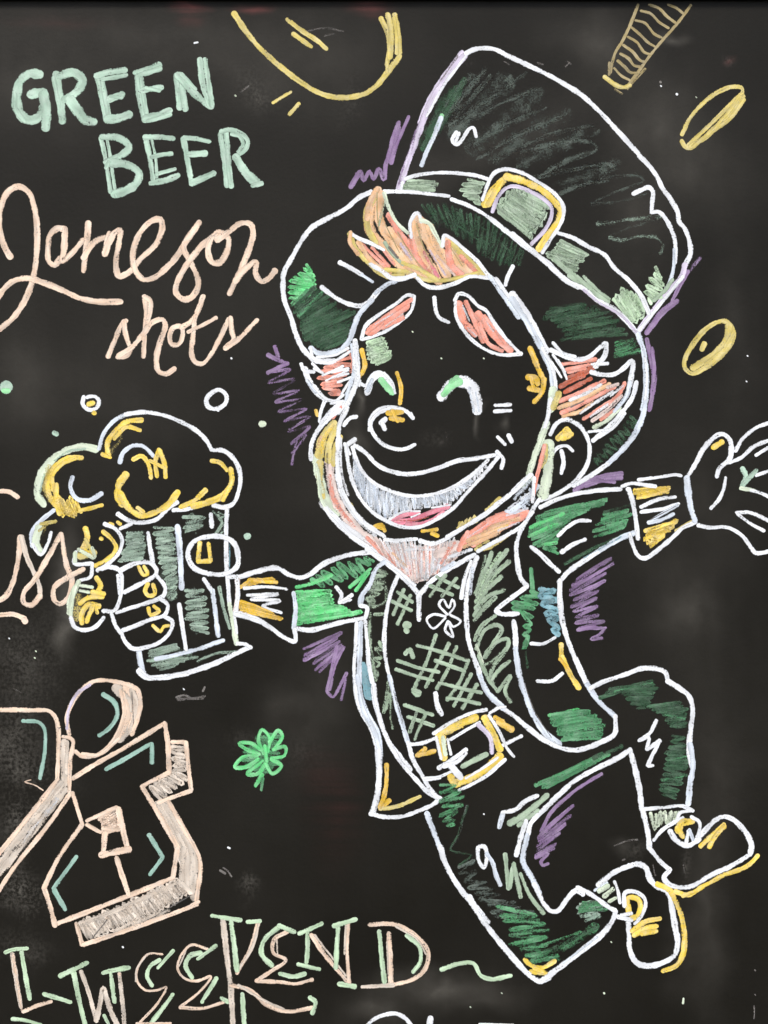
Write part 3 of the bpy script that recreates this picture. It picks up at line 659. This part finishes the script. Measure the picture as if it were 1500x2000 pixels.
S36~.6 850,600 842,720 855,850 882,980|HS26~.6x5 905,755 870,830 870,900 885,970|925,790 920,840 905,890 890,960
S30~.6 955,1000 945,1100 930,1170|S24~.55 970,1060 970,1200 980,1265|S30~.6 940,1150 960,1090|S24~.7 875,600 930,598|S24~.5 880,560 940,520 940,440
HT46~.9x3 805,900 800,960|845,1010 850,1090
T50~.9 815,910 825,1000 835,1080
V32 930,293 882,335 850,420 802,490 790,545|W28 790,548 830,560 822,620
W26 770,650 765,780 755,900 762,1050 800,1180 865,1290 890,1400 895,1510|V34 795,650 790,780 785,900 790,1050 830,1180 890,1290 910,1400 905,1510
W30 820,640 832,760 842,900 862,1000|W34 868,1010 872,1080 902,1200 950,1330 1030,1440 1085,1510
@ 680 1300 3
W30 36,60 60,220 130,360 165,480 172,560|V30 55,60 85,250 155,390 190,520|W44 180,500 180,680 165,780 145,855
W30 130,867 220,887 320,882 420,847 500,812 540,775
W32 150,110 180,300 240,450 320,580 400,670 470,742 525,772
U30 225,580 225,680 205,790|U34 205,790 190,840 240,790|N26 190,842 300,820 420,767|U28 185,830 215,760
@ 880 1000 3
S36~.72 150,480 200,350 240,240|S36~.78 160,500 250,330 330,225|S34~.7 150,525 240,385 340,290|S34~.75 150,565 220,450 295,380|S32~.7 140,605 210,500 312,458|S32~.72 140,632 190,570 262,500|J22~.6 160,470 230,330 290,240|S26~.6 205,260 175,380 150,470|J20~.55 150,520 240,400 320,300
S28~.78 142,750 180,670 262,606|S28~.78 150,800 200,690 270,662 300,682 250,770 205,830|S30~.75 200,850 270,760 335,745 335,785 260,890|S28~.7 260,890 235,950 250,1000|S26~.75 165,840 195,920 235,1000 278,1050|S28~.72 240,980 290,920 345,875|S26~.6 200,900 260,860 320,800
S28~.75 275,1050 350,960 320,1050 352,1110|F18~.7 150,780 190,880
g30~.85 472,335 480,450|Hg32~.85x8 480,460 390,520 335,550 420,580 430,680 430,800|525,475 530,510 500,560 480,620 465,700 440,760
D20~.5 440,820 450,910
HT44~.88x6 535,440 520,500 565,600 600,690|610,435 620,520 630,620 632,720
Y30 648,775 650,870|Y36 655,850 700,950 752,1030|U24 640,860 690,920
HG32~.6x3 575,1190 590,1235|740,1150 760,1185
Hg34~.72x9 590,1190 600,1230 640,1290 665,1340|800,1160 830,1180 895,1240 900,1320
W34 410,105 385,200 392,300 412,390 448,432|W32 448,437 370,492 268,572|W32 265,580 300,597 395,595
W36 370,640 378,700 382,800|V36 380,800 402,950 440,1080 490,1200 560,1300 640,1360|X8~.6 430,1000 500,1180 590,1320
W38 640,402 640,500 652,620 690,760 740,880 800,1010|V34 800,1010 870,1110 960,1195|W36 965,1195 960,1300 870,1352 760,1392 680,1390 560,1342 460,1270 380,1200 310,1152
V36 310,1150 212,1050 152,900|W34 170,940 112,780 92,620 95,480 115,380 155,265|W28 62,505 80,400 120,290|V22~.7 130,330 115,480
W24 470,770 540,772 612,735|W26 508,990 590,990 655,945
- waistcoat | black waistcoat with sage check marks and a white clover flower
@ 440 1000 3
S26~.8 1045,455 985,600|S26~.8 1085,490 1010,655|S24~.8 1010,468 1095,528|S24~.8 975,522 1090,577
S26~.8 1200,432 1330,485|S24~.8 1240,380 1365,442|S26~.75 1290,370 1200,492|S26~.75 1355,390 1270,492
S44 1055,665 1075,660|S34 1060,690 1065,700|S30 1055,830 1080,805 1100,850|S46 1110,1050 1130,1065|S30 1100,1040 1140,1055
S26~.78 1235,720 1170,900 1110,1025|S26~.78 1310,770 1240,900 1175,1025|S26~.78 1355,790 1300,930 1240,1035|S26~.75 1425,870 1370,1000 1300,1100|S26~.75 1440,950 1340,1135|S26~.75 1475,1010 1390,1150
S25~.85 1125,782 1240,812 1415,870|S25~.85 1010,870 1130,912 1250,937|S25~.85 1000,922 1120,962 1215,985|S25~.85 1230,870 1400,930|S25~.85 1255,1000 1380,1032 1500,1058|S25~.85 1300,1090 1400,1102 1490,1125
S25~.85 1050,1130 1215,1188|S25~.85 1070,1200 1220,1252|S25~.7 1120,1175 1080,1290|S25~.7 1170,1190 1110,1330
W38 1135,492 1135,630|W34 1232,1060 1242,1130 1268,1185
W18 1300,600 1252,540 1275,512 1310,560 1330,512 1345,545 1310,600|W18 1290,612 1220,600 1180,630 1218,682 1290,622|W18 1320,605 1378,640 1335,672 1308,640 1335,732 1288,692 1305,640
W30 1012,372 972,470 942,600 932,750 942,880 972,1000|V30 960,960 1000,1120 1040,1250 1070,1350|X8~.6 985,1050 1040,1230
@ 680 1300 3
W32 350,450 385,560 432,640 480,722 520,770
- belt*
W26 355,462 430,455 505,427|W24 830,277 880,247 920,240|W22 440,660 530,652 600,622|W18 450,672 540,660|W28 905,468 960,440 1015,412
U34 405,525 450,485|U34 410,522 505,500|U38 862,305 905,330|U38 880,330 960,375
- belt_buckle
Y56 530,400 640,350 745,305|Y52 548,420 560,540|Y46 800,305 850,400 890,490|Y54 890,530 800,615 690,670 625,690|Y46 600,650 625,690
Y8 560,400 740,310
F28 555,420 570,520|W26 500,398 620,322 740,272 810,257|W24 515,420 545,545|W24 825,292 882,380 930,482 970,532|W26 920,550 800,652 690,712 650,728
W22 582,432 602,520|W24 600,432 700,372 770,332|L30 762,345 832,420 842,510|W22 690,660 800,592 875,540
W34 530,600 610,550 690,492|W30 560,590 640,560 690,515|W46 605,590 660,655|S34 670,590 740,552 810,520
- trouser_leg | bent right trouser leg kicked up behind, green shading
@ 880 1000 3
HD30~.72x8 885,1090 945,1030 1010,1070 1050,1110 1085,1150|1200,970 1210,1020 1195,1060 1170,1110 1140,1145
HD28~.75x7 1150,1140 1240,1185 1260,1230 1300,1260|1330,1110 1385,1160 1385,1210 1375,1255
HD28~.75x6 1300,1300 1290,1350 1270,1400 1260,1440 1270,1490|1370,1310 1370,1360 1385,1410 1385,1450 1390,1490
g18~.5 960,1050 1180,1000|g18~.5 1260,1190 1370,1210
@ 1000 1450 3
HD28~.78x10 930,30 905,90 890,160 870,210 870,270 880,310|1020,30 1020,90 1025,130 1030,180 1000,230 960,330
g16~.5 910,110 1020,80|g16~.5 880,220 1000,200
@ 880 1000 3
W34 820,1032 900,992 1020,952 1120,917 1200,917 1258,940 1272,988|W36 1270,990 1340,1032 1400,1085 1418,1160 1405,1280 1398,1400 1412,1490
@ 1000 1450 3
V36 1042,10 1055,80 1060,140 1045,230 1032,360
W40 692,42 720,150 745,270 760,390
@ 880 1000 3
W30 1205,1222 1170,1290 1105,1338|W26 1110,1338 1160,1320 1150,1390|W30 1152,1390 1225,1340|W28 1228,1342 1190,1410 1155,1485|W24 1160,1490 1185,1485
@ 1000 1450 3
Hg34~.72x4 155,240 210,260|500,75 560,75
g30~.7 160,240 300,185 450,105|D34~.6 480,90 640,22
@ 680 1300 3
S40~.85 945,925 1050,860 1165,760|S34~.85 1000,935 1110,850|V32 885,945 905,870|W32 905,860 980,842 1040,792 1108,762
- trouser_leg | long left trouser leg ending in a pointed knee with yellow tip
Hg28~.6x7 545,700 535,760 545,830 540,900 590,945|605,680 690,750 680,810 640,860 620,930
D20~.5 700,820 660,930 640,1000 600,1080 720,1110 650,1170|d14~.35 690,820 650,1000 600,1070
Hd32~.48x9 655,1170 655,1220 690,1280 740,1340 830,1410 880,1480|740,1120 745,1190 785,1240 890,1330 980,1390 1110,1460
@ 1000 1450 3
Hg34~.55x9 -80,960 -50,1040 -10,1120 20,1180 65,1230 120,1285|120,1000 230,1080 200,1130 200,1190 260,1250 280,1270
g30~.6 -10,1180 190,1140|g60~.45 130,1280 300,1200 490,1080|D40~.5 200,1230 400,1130 500,1080|g24~.5 200,1180 400,1110
HM34~.5x5 410,940 375,995 420,1045|510,920 555,960 510,1020|Hg26~.6x4 420,930 380,990|520,930 550,980
Y30 75,1272 110,1305 180,1318 250,1280|Y34 110,1345 195,1350|Y28 130,1325 180,1340
@ 680 1300 3
V36 462,865 500,970 540,1070|W40 540,1060 575,1170 645,1290 730,1395 820,1500
@ 400 1700 2.143
W30 1105,110 1180,230 1260,330 1350,430 1400,462 1440,448
@ 1000 1450 3
W42 185,1388 300,1302 420,1210 540,1110 595,1030 605,990|V14~.7 300,1290 500,1140
W36 690,45 620,90 500,150 370,222 280,302 180,400 112,470 92,540
W38 82,460 50,560 25,660|V36 90,545 68,640 68,710 120,800 160,880
W36 130,830 190,950 230,988 270,985 320,920 375,868 415,890|W28 382,848 430,872
@ 680 1300 3
W30 760,1065 762,1130 795,1185 812,1120 798,1060 770,1060|V28 812,1100 845,1150 865,1220 890,1285
S30~.85 920,1105 940,1305|S28~.85 945,1300 970,1160|S30~.85 970,1160 1010,1355|S28~.8 1010,1220 1060,1340 1145,1450
- sock
@ 1000 1450 3
W34 440,875 500,915 560,960 605,985|V22 485,865 555,822
F34~.85 510,870 560,840|F34~.8 540,900 590,860|F30~.8 570,930 605,910
W24 600,815 620,870 632,940
- sock
HF26~.75x7 805,410 870,410 950,405 990,400|825,520 860,490 920,470 960,440
W26 775,390 880,382 1000,372 1055,395|W24 970,440 985,412 1045,400|W26 1010,380 1060,400
- shoe | lower shoe pointing down with a square buckle and yellow sole edge
W40 505,835 580,772 660,732 740,712 785,735 808,800 850,842 915,885 938,980 955,1080 970,1180 948,1250 880,1290 800,1310 730,1290 692,1220 685,1120 682,1050
Y36 685,1000 680,910 740,920 752,970 730,1020 700,1030
W28 658,960 662,880 710,872 770,905 782,950 755,1020 720,1060|W30 620,1020 700,1040|W26 640,1010 700,1000
Y34 705,1105 780,1050 865,1032|Y34 715,1130 780,1090 845,1075|Y30 760,1120 845,1105
Y34 850,828 920,862 958,930 995,1030 1010,1160 998,1250 960,1308 885,1338
- shoe | upper shoe kicked out to the right with a buckle and yellow sole edge
W40 765,400 785,480 802,570 805,620|W36 805,620 840,660 870,700 920,742|W34 925,745 890,792 930,835 1040,845 1150,785 1280,725 1395,655
W38 1395,650 1402,600 1370,530 1300,455 1240,435 1190,455 1130,515 1090,555
W28 830,572 880,512 960,462 1000,442
W40 925,520 960,572 1030,605 1095,565|Y44 975,520 990,475 1055,462|Y38 970,500 1000,550|W26 1050,435 1098,470 1090,550|W34 1035,520 1020,580|V22 1040,510 1060,570
Y32 1105,608 1170,545 1240,480|Y30 1155,612 1190,550 1245,490
Y30 955,872 1030,892 1120,842 1230,782|Y28 1200,790 1380,722 1440,662|Y24 1000,900 1080,870

= beer_mug | foaming chalk beer mug overflowing with yellow-shaded froth, gripped by the leprechaun's fist
@ 0 980 3
- glass
s110~.34 790,220 790,320|s110~.34 960,200 980,420 1000,540|s100~.3 1140,540 1150,740|s90~.3 1130,100 1150,160|s80~.3 900,900 1100,880
Hs28~.72x9 745,180 740,260 705,345|835,170 850,260 845,330
Hs28~.72x15 900,150 925,300 980,500 1010,565|1020,150 1030,300 1040,440 1030,540
Hs26~.6x4 1080,90 1085,180|1200,85 1190,150
Hs28~.7x8 1090,520 1090,600 1090,680 1130,750|1190,500 1215,600 1220,680 1225,770
Hs28~.7x4 880,870 880,910|1050,830 1040,860
Hs28~.6x5 870,930 930,985|1160,905 1000,970
s24~.7 1285,500 1310,620 1345,740|s22~.6 1160,935 1260,890 1385,880|s26~.6 1280,80 1300,120 1260,200|s30~.4 1250,60 1290,100|Hs24~.5x4 1280,60 1290,200|1320,60 1320,200
V34 812,865 822,940 842,1005|W36 812,990 850,1028 960,1025 1100,1000 1250,950 1380,890 1465,852|W24 815,980 900,1035 1100,1012|W28 1440,835 1470,855
V28 912,922 1050,892 1200,850 1308,812
W32 1330,35 1325,200 1330,400 1345,600|F34 1345,600 1370,740 1385,830|W22 1370,640 1388,770|W26 1390,830 1440,835|T10~.6 1345,250 1345,420
W32 868,182 882,280 898,370|V38 1040,145 1055,300 1065,505|W30 1050,600 1070,740 1090,865|W30 1195,452 1240,520|V32 1245,520 1262,650 1278,785|W36 1235,75 1240,145
- froth
@ 0 700 3
F44~.92 565,533 490,518 400,537 325,572|F50~.9 330,572 265,640 228,720 222,800 255,855
M14~.6 500,530 400,545 320,600|M14~.55 260,680 235,780
V28 580,530 602,452 660,372 740,327|W30 735,327 850,315 960,332 1060,372 1150,422 1210,482 1240,535
W32 1240,538 1310,542 1380,602 1408,690 1398,780 1368,850 1310,872 1250,862
W32 690,912 760,952 830,962 920,942 980,882 1038,842|W28 1015,890 1100,882 1180,862 1290,827
Y34 635,565 630,500 670,432 740,372 830,360|Y28 670,470 740,402 820,422|Y30 600,562 645,578
Y34 478,582 400,582 325,632 282,700 285,790 320,860|Y28 440,585 370,615 312,680 308,770
HY28x7 310,730 335,800 380,840 400,810 450,840|355,920 380,915 420,925 440,930 475,900
Y26 470,892 530,878 598,860|Y34 330,740 330,850 350,910
V28 702,610 720,555 780,512 840,517 900,572|V30 425,697 412,755 450,822 520,832 595,792
Y28 780,592 830,572 870,622 885,700|Y30 932,535 910,610 920,690|Y30 935,540 962,610 970,695|Y26 880,600 960,640
Y48 738,680 695,745 692,820 715,855|Y40 705,790 750,872 830,922 900,905 980,860 1042,785|Y26 805,875 840,900
Y34 1205,772 1140,832 1060,870|Y28 1240,600 1290,612 1330,655|Y40 1350,650 1358,720 1310,800 1220,842 1130,867|Y28 1340,760 1305,830
- drip*
N80~.4 240,1000 215,1090|N70~.4 320,800 400,900|N60~.5 480,1150 540,1140|N50~.45 290,640 260,740 290,830|N50~.4 650,560 700,460|V30 315,890 240,952 188,1022 190,1100|F46~.85 230,990 210,1080 235,1130|W26 190,1090 238,1150 280,1085 300,1020|N26~.8 240,970 325,955|N22~.6 230,1010 290,960
Y34 500,995 512,1050 490,1105|N28~.8 480,1130 520,1100
Y30 605,1015 655,1060 680,1110 640,1168 560,1215|Y26 590,1055 596,1058|Y26 640,970 660,975|Y26 690,960 705,970
W28 612,970 680,1002 715,1060 700,1132 640,1200 570,1242|W26 705,998 770,970
W28 445,1135 435,1200 540,1202|N50~.75 470,1160 550,1140|Y26~.6 480,1110 530,1150|N26~.8 500,1060 540,1130|F26~.7 460,1120 550,1170|F24~.7 540,1110 555,1160
@ 0 980 3
W26 540,370 530,440 470,460|N60~.5 460,560 450,680|F40~.85 460,470 420,560 407,650|F28~.85 440,500 412,620 420,700|W32 415,680 435,730 490,752 560,732 608,680|F26 470,490 540,500|F22 470,520 520,530
Y32 565,445 590,490 570,530|Y34 600,555 520,560 470,595|Y30 540,530 610,540
Y36 580,612 520,602 480,655 480,710|Y38 540,620 510,700|Y26 560,610 570,650
F26 440,300 440,350

= bubble | plain white ring bubble right of centre above the froth
@ 0 700 3
W32 1265,187 1212,235 1218,280 1270,295 1322,262 1325,215 1290,185 1265,187|W14 1215,280 1280,308
= bubble | white ring bubble with a yellow centre, above the froth's left side
- ring
W28 490,225 485,270 520,300 565,290 580,250 560,225 530,222 510,228
- centre
Y34 520,270 545,262|Y28 548,318 555,322
= bubble | largest mint dot, cut by the left edge above the froth
M80 32,172 42,165|E30 20,190 50,190
= bubble | tiny mint dot up and left of the froth
M34 318,436 332,444
= bubble | mint dot beside the mug's right rim
M40 1445,1045 1455,1040
= bubble | tiny mint dot above the cuff of the mug arm, nearest the beard
@ 0 0 1
F13 510,828 515,828

= lettering | two joined cursive letters in cream, cut by the left edge beside the mug
@ 0 980 3
C34 -25,575 10,570 50,530 100,380 120,205|c32~.9 125,205 160,330 230,490 235,560
C34 235,550 185,605 138,590 140,530 200,460 290,310 355,190
C34 358,190 390,370 422,460 400,560 350,598 316,570 320,500 400,440 488,395
= dash_mark | short cream dash with a drooping end, above the joined cursive letters
@ 0 700 3
C30 -30,778 50,780 105,812
= dash_mark | short cream dash with a curled end, below the joined cursive letters
@ 0 980 3
C34 -30,665 80,660 145,685|C36 140,690 150,702

= block_letter | cream outlined block letter with a long slanting tail, cut by the left edge
@ 0 1300 2.6786
- shading
c44~.82 335,400 335,620|c44~.8 310,640 180,800 40,980 -30,1080|c42~.75 340,650 200,830 60,1010 -40,1130|c34~.7 320,610 200,760|V30~.4 300,700 120,920|X12~.5 200,830 120,960
c26~.8 350,400 350,560
- outline
C26 -25,230 150,233 260,240 298,290 305,440 300,595|C24 330,372 378,388 368,500 362,660|C28 300,600 150,790 -20,1000|C26 365,672 240,850 100,1020 -20,1195
- highlight | thin dull mint line
Z22~.9 120,290 200,295 232,330 233,450 210,590
= block_letter | cream ring with a thick shaded right side above the large block letter
- shading
c60~.8 610,115 680,200 660,320 625,380|C46~.85 660,110 705,180 690,330|c40~.8 690,130 715,220 690,350|C40~.8 640,150 665,260 620,370
X8~.6 690,140 700,330
- outline
C26 362,360 350,270 392,170 470,92 540,77 640,92 715,122 735,180 725,260 690,360|C24 630,130 650,250 612,360 560,430 500,472 430,475 395,450
L18~.8 350,330 360,230 400,150 470,100|C20 430,462 520,465 620,385
- highlight
Z26~.9 540,150 600,195 612,260 570,330 520,365
= block_letter | large cream block letter like a boxy jug, with a shaded right side and base
- shading
Hc32~.82x10 905,420 905,560 780,630|965,410 985,600 840,700
Hc44~.82x2 850,720 870,710|1000,1170 1010,1200
c50~.84 850,720 920,850 985,970 980,1140|c44~.8 880,740 960,880 1015,1010 1005,1180|c36~.75 960,960 950,1120|c30~.7 820,720 910,880
Hc34~.84x21 410,1345 600,1270 750,1200 920,1120|465,1440 620,1380 800,1310 1000,1190
c30~.7 420,1350 620,1275 900,1150|c30~.6 600,1390 880,1280|X8~.7 480,1430 560,1330|X8~.6 760,1340 1000,1200
- outline
C26 382,590 500,515 650,430 860,302|C30 862,302 880,420 885,555|C26 882,560 742,632|C30 745,635 820,760 930,950|C30 928,955 905,1108|C28 903,1112 670,1205 300,1350|C30 288,1360 262,1260 230,1160
C26 232,1158 310,1000 430,830|C24 430,830 380,665|C22 900,400 970,400|C26 972,402 1000,650|C26 998,655 830,715|C26 882,712 960,850 1045,1020 1025,1250
C26 400,1350 430,1460|C26 435,1460 700,1372 1030,1250|C20 1040,1235 1000,1255
- tab | small cream flap in its middle
HC30~.9x6 525,800 545,880|605,745 630,850
C24 455,812 610,742|C22 455,832 525,872|C34 620,750 640,850 668,960|C34 550,880 540,975|C40 530,990 675,960|C24 540,850 620,860|C28 610,1005 640,1100 672,1195
- highlight* | dull mint inner line
Z24~.92 555,542 650,490 790,408|Z24~.92 795,410 795,508|Z26~.92 780,885 850,1000|Z24~.92 850,1005 785,1092|Z24~.92 400,1000 280,1165|Z26~.92 285,1175 340,1275
= tick_mark | small faint cream tick left of the large block letter
C8~.75 225,652 180,625 130,608 160,598

= shamrock | bright green shamrock sprig with pointed leaves, below the beer mug's base
- leaf_shading
Hg28~.6x9 1370,350 1300,430 1270,500 1330,570|1470,360 1480,450 1460,520 1400,560
- leaf
G21 1380,460 1352,390 1372,335 1410,380 1400,450
- leaf
G21 1410,400 1455,340 1478,370 1430,440
- leaf
G21 1430,440 1492,425 1490,470 1420,485
- leaf
G23 1355,462 1295,440 1252,408 1310,405 1362,440
- leaf
G23 1345,472 1270,480 1230,530 1290,530 1350,490
- leaf
G23 1375,500 1295,565 1350,565 1390,510
- leaf
G23 1420,490 1472,525 1425,565 1390,515
- stem
G24 1372,570 1338,628|g20~.8 1375,590 1367,650|G21 1385,420 1395,500

= lettering | narrow outlined capitals spelling WEEKEND after a single L, drawn in mint and cream
@ 0 1700 3
- letter
c30~.8 72,490 95,640 122,800|C22~.6 78,500 100,660 128,815|C24~.8 135,828 220,792 300,768
J28 32,480 70,465 158,457|J30 127,480 150,620 174,752|J28 258,725 330,745 412,772
- letter
c28~.82 475,592 515,700 565,880|c34~.82 565,880 585,790 605,690 640,800 690,910|c28~.75 700,605 712,720 730,910|C18~.8 700,605 702,612
J32 432,602 460,740 500,910|J30 352,618 430,580 510,542|J30 605,600 680,582 755,570|J28 650,600 660,690 672,770|J24 610,850 640,910
- letter
C16~.8 950,492 870,490 812,560 800,640 850,700 920,702 975,682 930,770 820,890|c12~.8 850,505 800,580 795,650
J28 935,525 880,562 862,620 890,675|J24 1015,470 925,570|J28 1013,728 950,812 885,895
C16~.8 800,897 1000,895
- letter
C18~.8 1215,460 1120,438 1055,510 1042,580 1080,632 1150,648 1235,622 1170,710 1060,798|C22~.8 1055,802 1180,808 1310,772|c10~.8 1090,470 1050,560
J30 1175,482 1112,502 1088,560 1125,628|J28 1265,442 1160,517|J30 1268,632 1185,770|J30 1300,748 1335,770
@ 400 1700 2.143
- letter
c26~.8 75,200 95,380 108,480 118,650|C18~.8 222,225 192,320 135,430|c14~.8 228,215 200,320 145,410|C20~.8 110,480 190,502 260,562 340,590 450,575|c12~.8 140,480 250,545 330,580
J20 30,190 150,208|J24 110,215 125,330 135,418|J18 178,215 232,212|J22 440,532 464,552 450,598|J22 157,518 165,650
- letter
C18~.8 345,257 290,290 288,345 340,375 280,420 218,460|C18~.8 215,462 320,468 380,475 450,457|c10~.8 300,290 305,350
J24 308,238 250,290 237,350 280,398|J22 310,232 375,258|J22 315,432 370,445 418,432
- letter
C20~.8 445,270 500,350 600,470|c10~.8 460,270 590,440|C18~.8 600,222 595,340 605,478|c10~.8 590,230 585,350
J20 395,265 490,222|J20 430,262 430,330 425,385|J18 390,393 480,414|J22 557,242 552,330 548,408|J22 540,232 632,205|J22 562,475 628,487
- letter
C26~.8 770,265 775,380 780,475|c8~.7 762,300 768,440|C20~.8 690,227 790,225 880,270 935,340 918,420 860,460 780,480|c20~.85 790,480 660,488|c10~.8 800,235 890,290 925,350
J22 730,255 742,380 752,468|J20 845,272 898,320 902,380 872,425
= tilde_mark | mint wavy dash between the capitals and the leprechaun's knee
J20 990,415 1065,390 1125,390 1155,440 1200,455 1280,440
= lettering | tops of white capitals cut off by the bottom edge
- letter
W22 670,665 695,632 740,608 800,600 840,620 870,660
- letter
W30 945,618 938,660
- letter
W16 1150,645 1290,648
= lettering | tip of a mint letter cut off by the bottom edge under the L
@ 0 1700 3
J24 72,870 140,878 240,905
= chalk_crumb | pale specks of chalk left on the board | stuff
@ 0 0 1
W4 1291,168|W5 1322,184|F3~.6 1360,190|W5 380,84 386,83|F4 460,187|W5 900,117|X5 1290,160|W4 445,1655 449,1657|X4~.7 436,1695 444,1700 452,1712|X5 430,1700 440,1706|W4 240,1850|F4 1180,1940|F3~.7 919,1967|F3~.7 980,1940|F4 1335,1950 1334,1960
X6~.6 345,1362 360,1358 375,1364 400,1360|X7~.6 348,1366 396,1364|W4~.7 359,1346|X4 396,1350 400,1342|W3 18,1247|F3 70,1272|F3 68,1285|W4 452,700
X5~.5 600,60 640,55 670,62|X7~.5 635,70 650,66|X5~.5 485,168 470,180|X4~.6 1115,125 1108,120|X3~.7 1475,1895|X3~.7 1475,1943|X3~.6 1473,1965 1473,1990|X4~.6 1200,1652 1225,1642 1245,1640|X4~.6 1216,1680 1220,1678|F3~.6 1194,1840
X5~.5 1335,1690 1337,1705|X4~.5 1275,1690 1280,1710|F3 710,690|F3 806,648|X6~.4 870,845 872,860|F3 862,700|X4~.5 28,1345 40,1352
X4~.6 1050,123 1060,126|X4~.6 1105,130 1112,122|X4~.5 985,120 995,126|W3 945,1590|F3 945,700|W3 1460,695|W3 1458,745
"""

# ------------------------------------------------------------------ read the drawing data and build it
def parse(txt):
    drawings = []; cur = None; part = None; tile = (0.0, 0.0, 1.0)
    for ln in txt.splitlines():
        ln = ln.strip()
        if not ln or ln[0] == '#': continue
        if ln[0] == '@': tile = tuple(float(v) for v in ln[1:].split()); continue
        if ln[0] == '=':
            a = [s.strip() for s in ln[1:].split('|')]
            cur = dict(name=a[0], label=a[1] if len(a) > 1 else None, cat=a[2] if len(a) > 2 else None, group=a[3] if len(a) > 3 else None, parts=[])
            drawings.append(cur); part = None; layer[0] = 0.0; continue
        if ln[0] == '-' :
            a = [s.strip() for s in ln[1:].split('|')]
            nm = a[0].rstrip('*'); part = Part(nm, a[1] if len(a) > 1 else None); part.split = {0: 0, 1: 1.0, 2: 2.2}[len(a[0]) - len(nm)]; cur['parts'].append(part); continue
        if part is None: part = Part(cur['name'], None); cur['parts'].append(part)
        conv = lambda s: [((float(p.split(',')[0])) / tile[2] + tile[0], float(p.split(',')[1]) / tile[2] + tile[1]) for p in s.split()]
        segs = ln.split('|'); i = 0
        while i < len(segs):
            head, _, rest = segs[i].strip().partition(' '); cov = None
            if head[0] == 'H':                   # H<colour><width>~<cover>x<passes> edge | opposite edge : scribbled zigzag
                head, n = head.split('x')
                if '~' in head: head, cov = head.split('~')
                hatch(part, conv(rest), conv(segs[i + 1]), int(n), float(head[2:]) / tile[2], head[1], float(cov or .85)); i += 2
            else:                                # <colour><width>~<cover> points : one stroke
                if '~' in head: head, cov = head.split('~')
                stroke(part, conv(rest), float(head[1:]) / tile[2], head[0], float(cov or .86)); i += 1
    return drawings
def build_mesh(part, origin, name):
    me = bpy.data.meshes.new(name)
    v = np.array(part.v) - np.array(origin)
    me.from_pydata(v.tolist(), [], part.f)
    uvl = me.uv_layers.new(name='stroke'); li = np.empty(len(me.loops), dtype=np.int32); me.loops.foreach_get('vertex_index', li)
    uvl.data.foreach_set('uv', np.array(part.uv, dtype=np.float32)[li].ravel())
    at = me.attributes.new('cover', 'FLOAT', 'POINT'); at.data.foreach_set('value', np.array(part.cov, dtype=np.float32))
    at = me.attributes.new('pressure', 'FLOAT', 'POINT'); at.data.foreach_set('value', np.array(part.tone, dtype=np.float32))
    for k in part.keys: me.materials.append(MATS[k])
    me.polygons.foreach_set('material_index', part.mi); me.polygons.foreach_set('use_smooth', [True] * len(me.polygons))
    me.update(); o = bpy.data.objects.new(name, me); COL.objects.link(o)
    if part.label: o['label'] = part.label
    return o
def split_pieces(p):
    """marks that do not touch each other become parts of their own"""
    if not p.split: return [p]
    n = len(p.strokes); own = list(range(n))
    def find(i):
        while own[i] != i: i = own[i]
        return i
    V = np.array(p.v)[:, [0, 2]] / PX
    mids = [V[s0:s1].reshape(-1, 5, 2)[:, 2] for s0, s1, _, _, _ in p.strokes]
    for i in range(n):
        for j in range(i + 1, n):
            d = np.linalg.norm(mids[i][:, None] - mids[j][None], axis=2).min()
            if d < (p.strokes[i][2] + p.strokes[j][2]) * .5 * p.split: own[find(j)] = find(i)
    out = {}
    for i, (s0, s1, wd, f0, f1) in enumerate(p.strokes):
        q = out.setdefault(find(i), Part(p.name, p.label)); b = len(q.v)
        q.v += p.v[s0:s1]; q.uv += p.uv[s0:s1]; q.cov += p.cov[s0:s1]; q.tone += p.tone[s0:s1]
        k = p.keys[p.mi[f0]]
        if k not in q.keys: q.keys.append(k)
        q.f += [tuple(a - s0 + b for a in f) for f in p.f[f0:f1]]; q.mi += [q.keys.index(k)] * (f1 - f0)
    return list(out.values())
for d in parse(DATA):
    d['parts'] = [q for p in d['parts'] for q in split_pieces(p)]
    allv = np.array([q for p in d['parts'] for q in p.v]); c = (allv.min(0) + allv.max(0)) / 2; c[1] = 0
    if len(d['parts']) == 1 and d['parts'][0].name == d['name']:
        o = build_mesh(d['parts'][0], c, d['name'])
    else:
        o = bpy.data.objects.new(d['name'], None); COL.objects.link(o)
        for p in d['parts']:
            k = build_mesh(p, c, p.name); k.parent = o
    o.location = c
    o.parent = root
    if d['label']: o['label'] = d['label']
    if d['cat'] == 'stuff': o['kind'] = 'stuff'
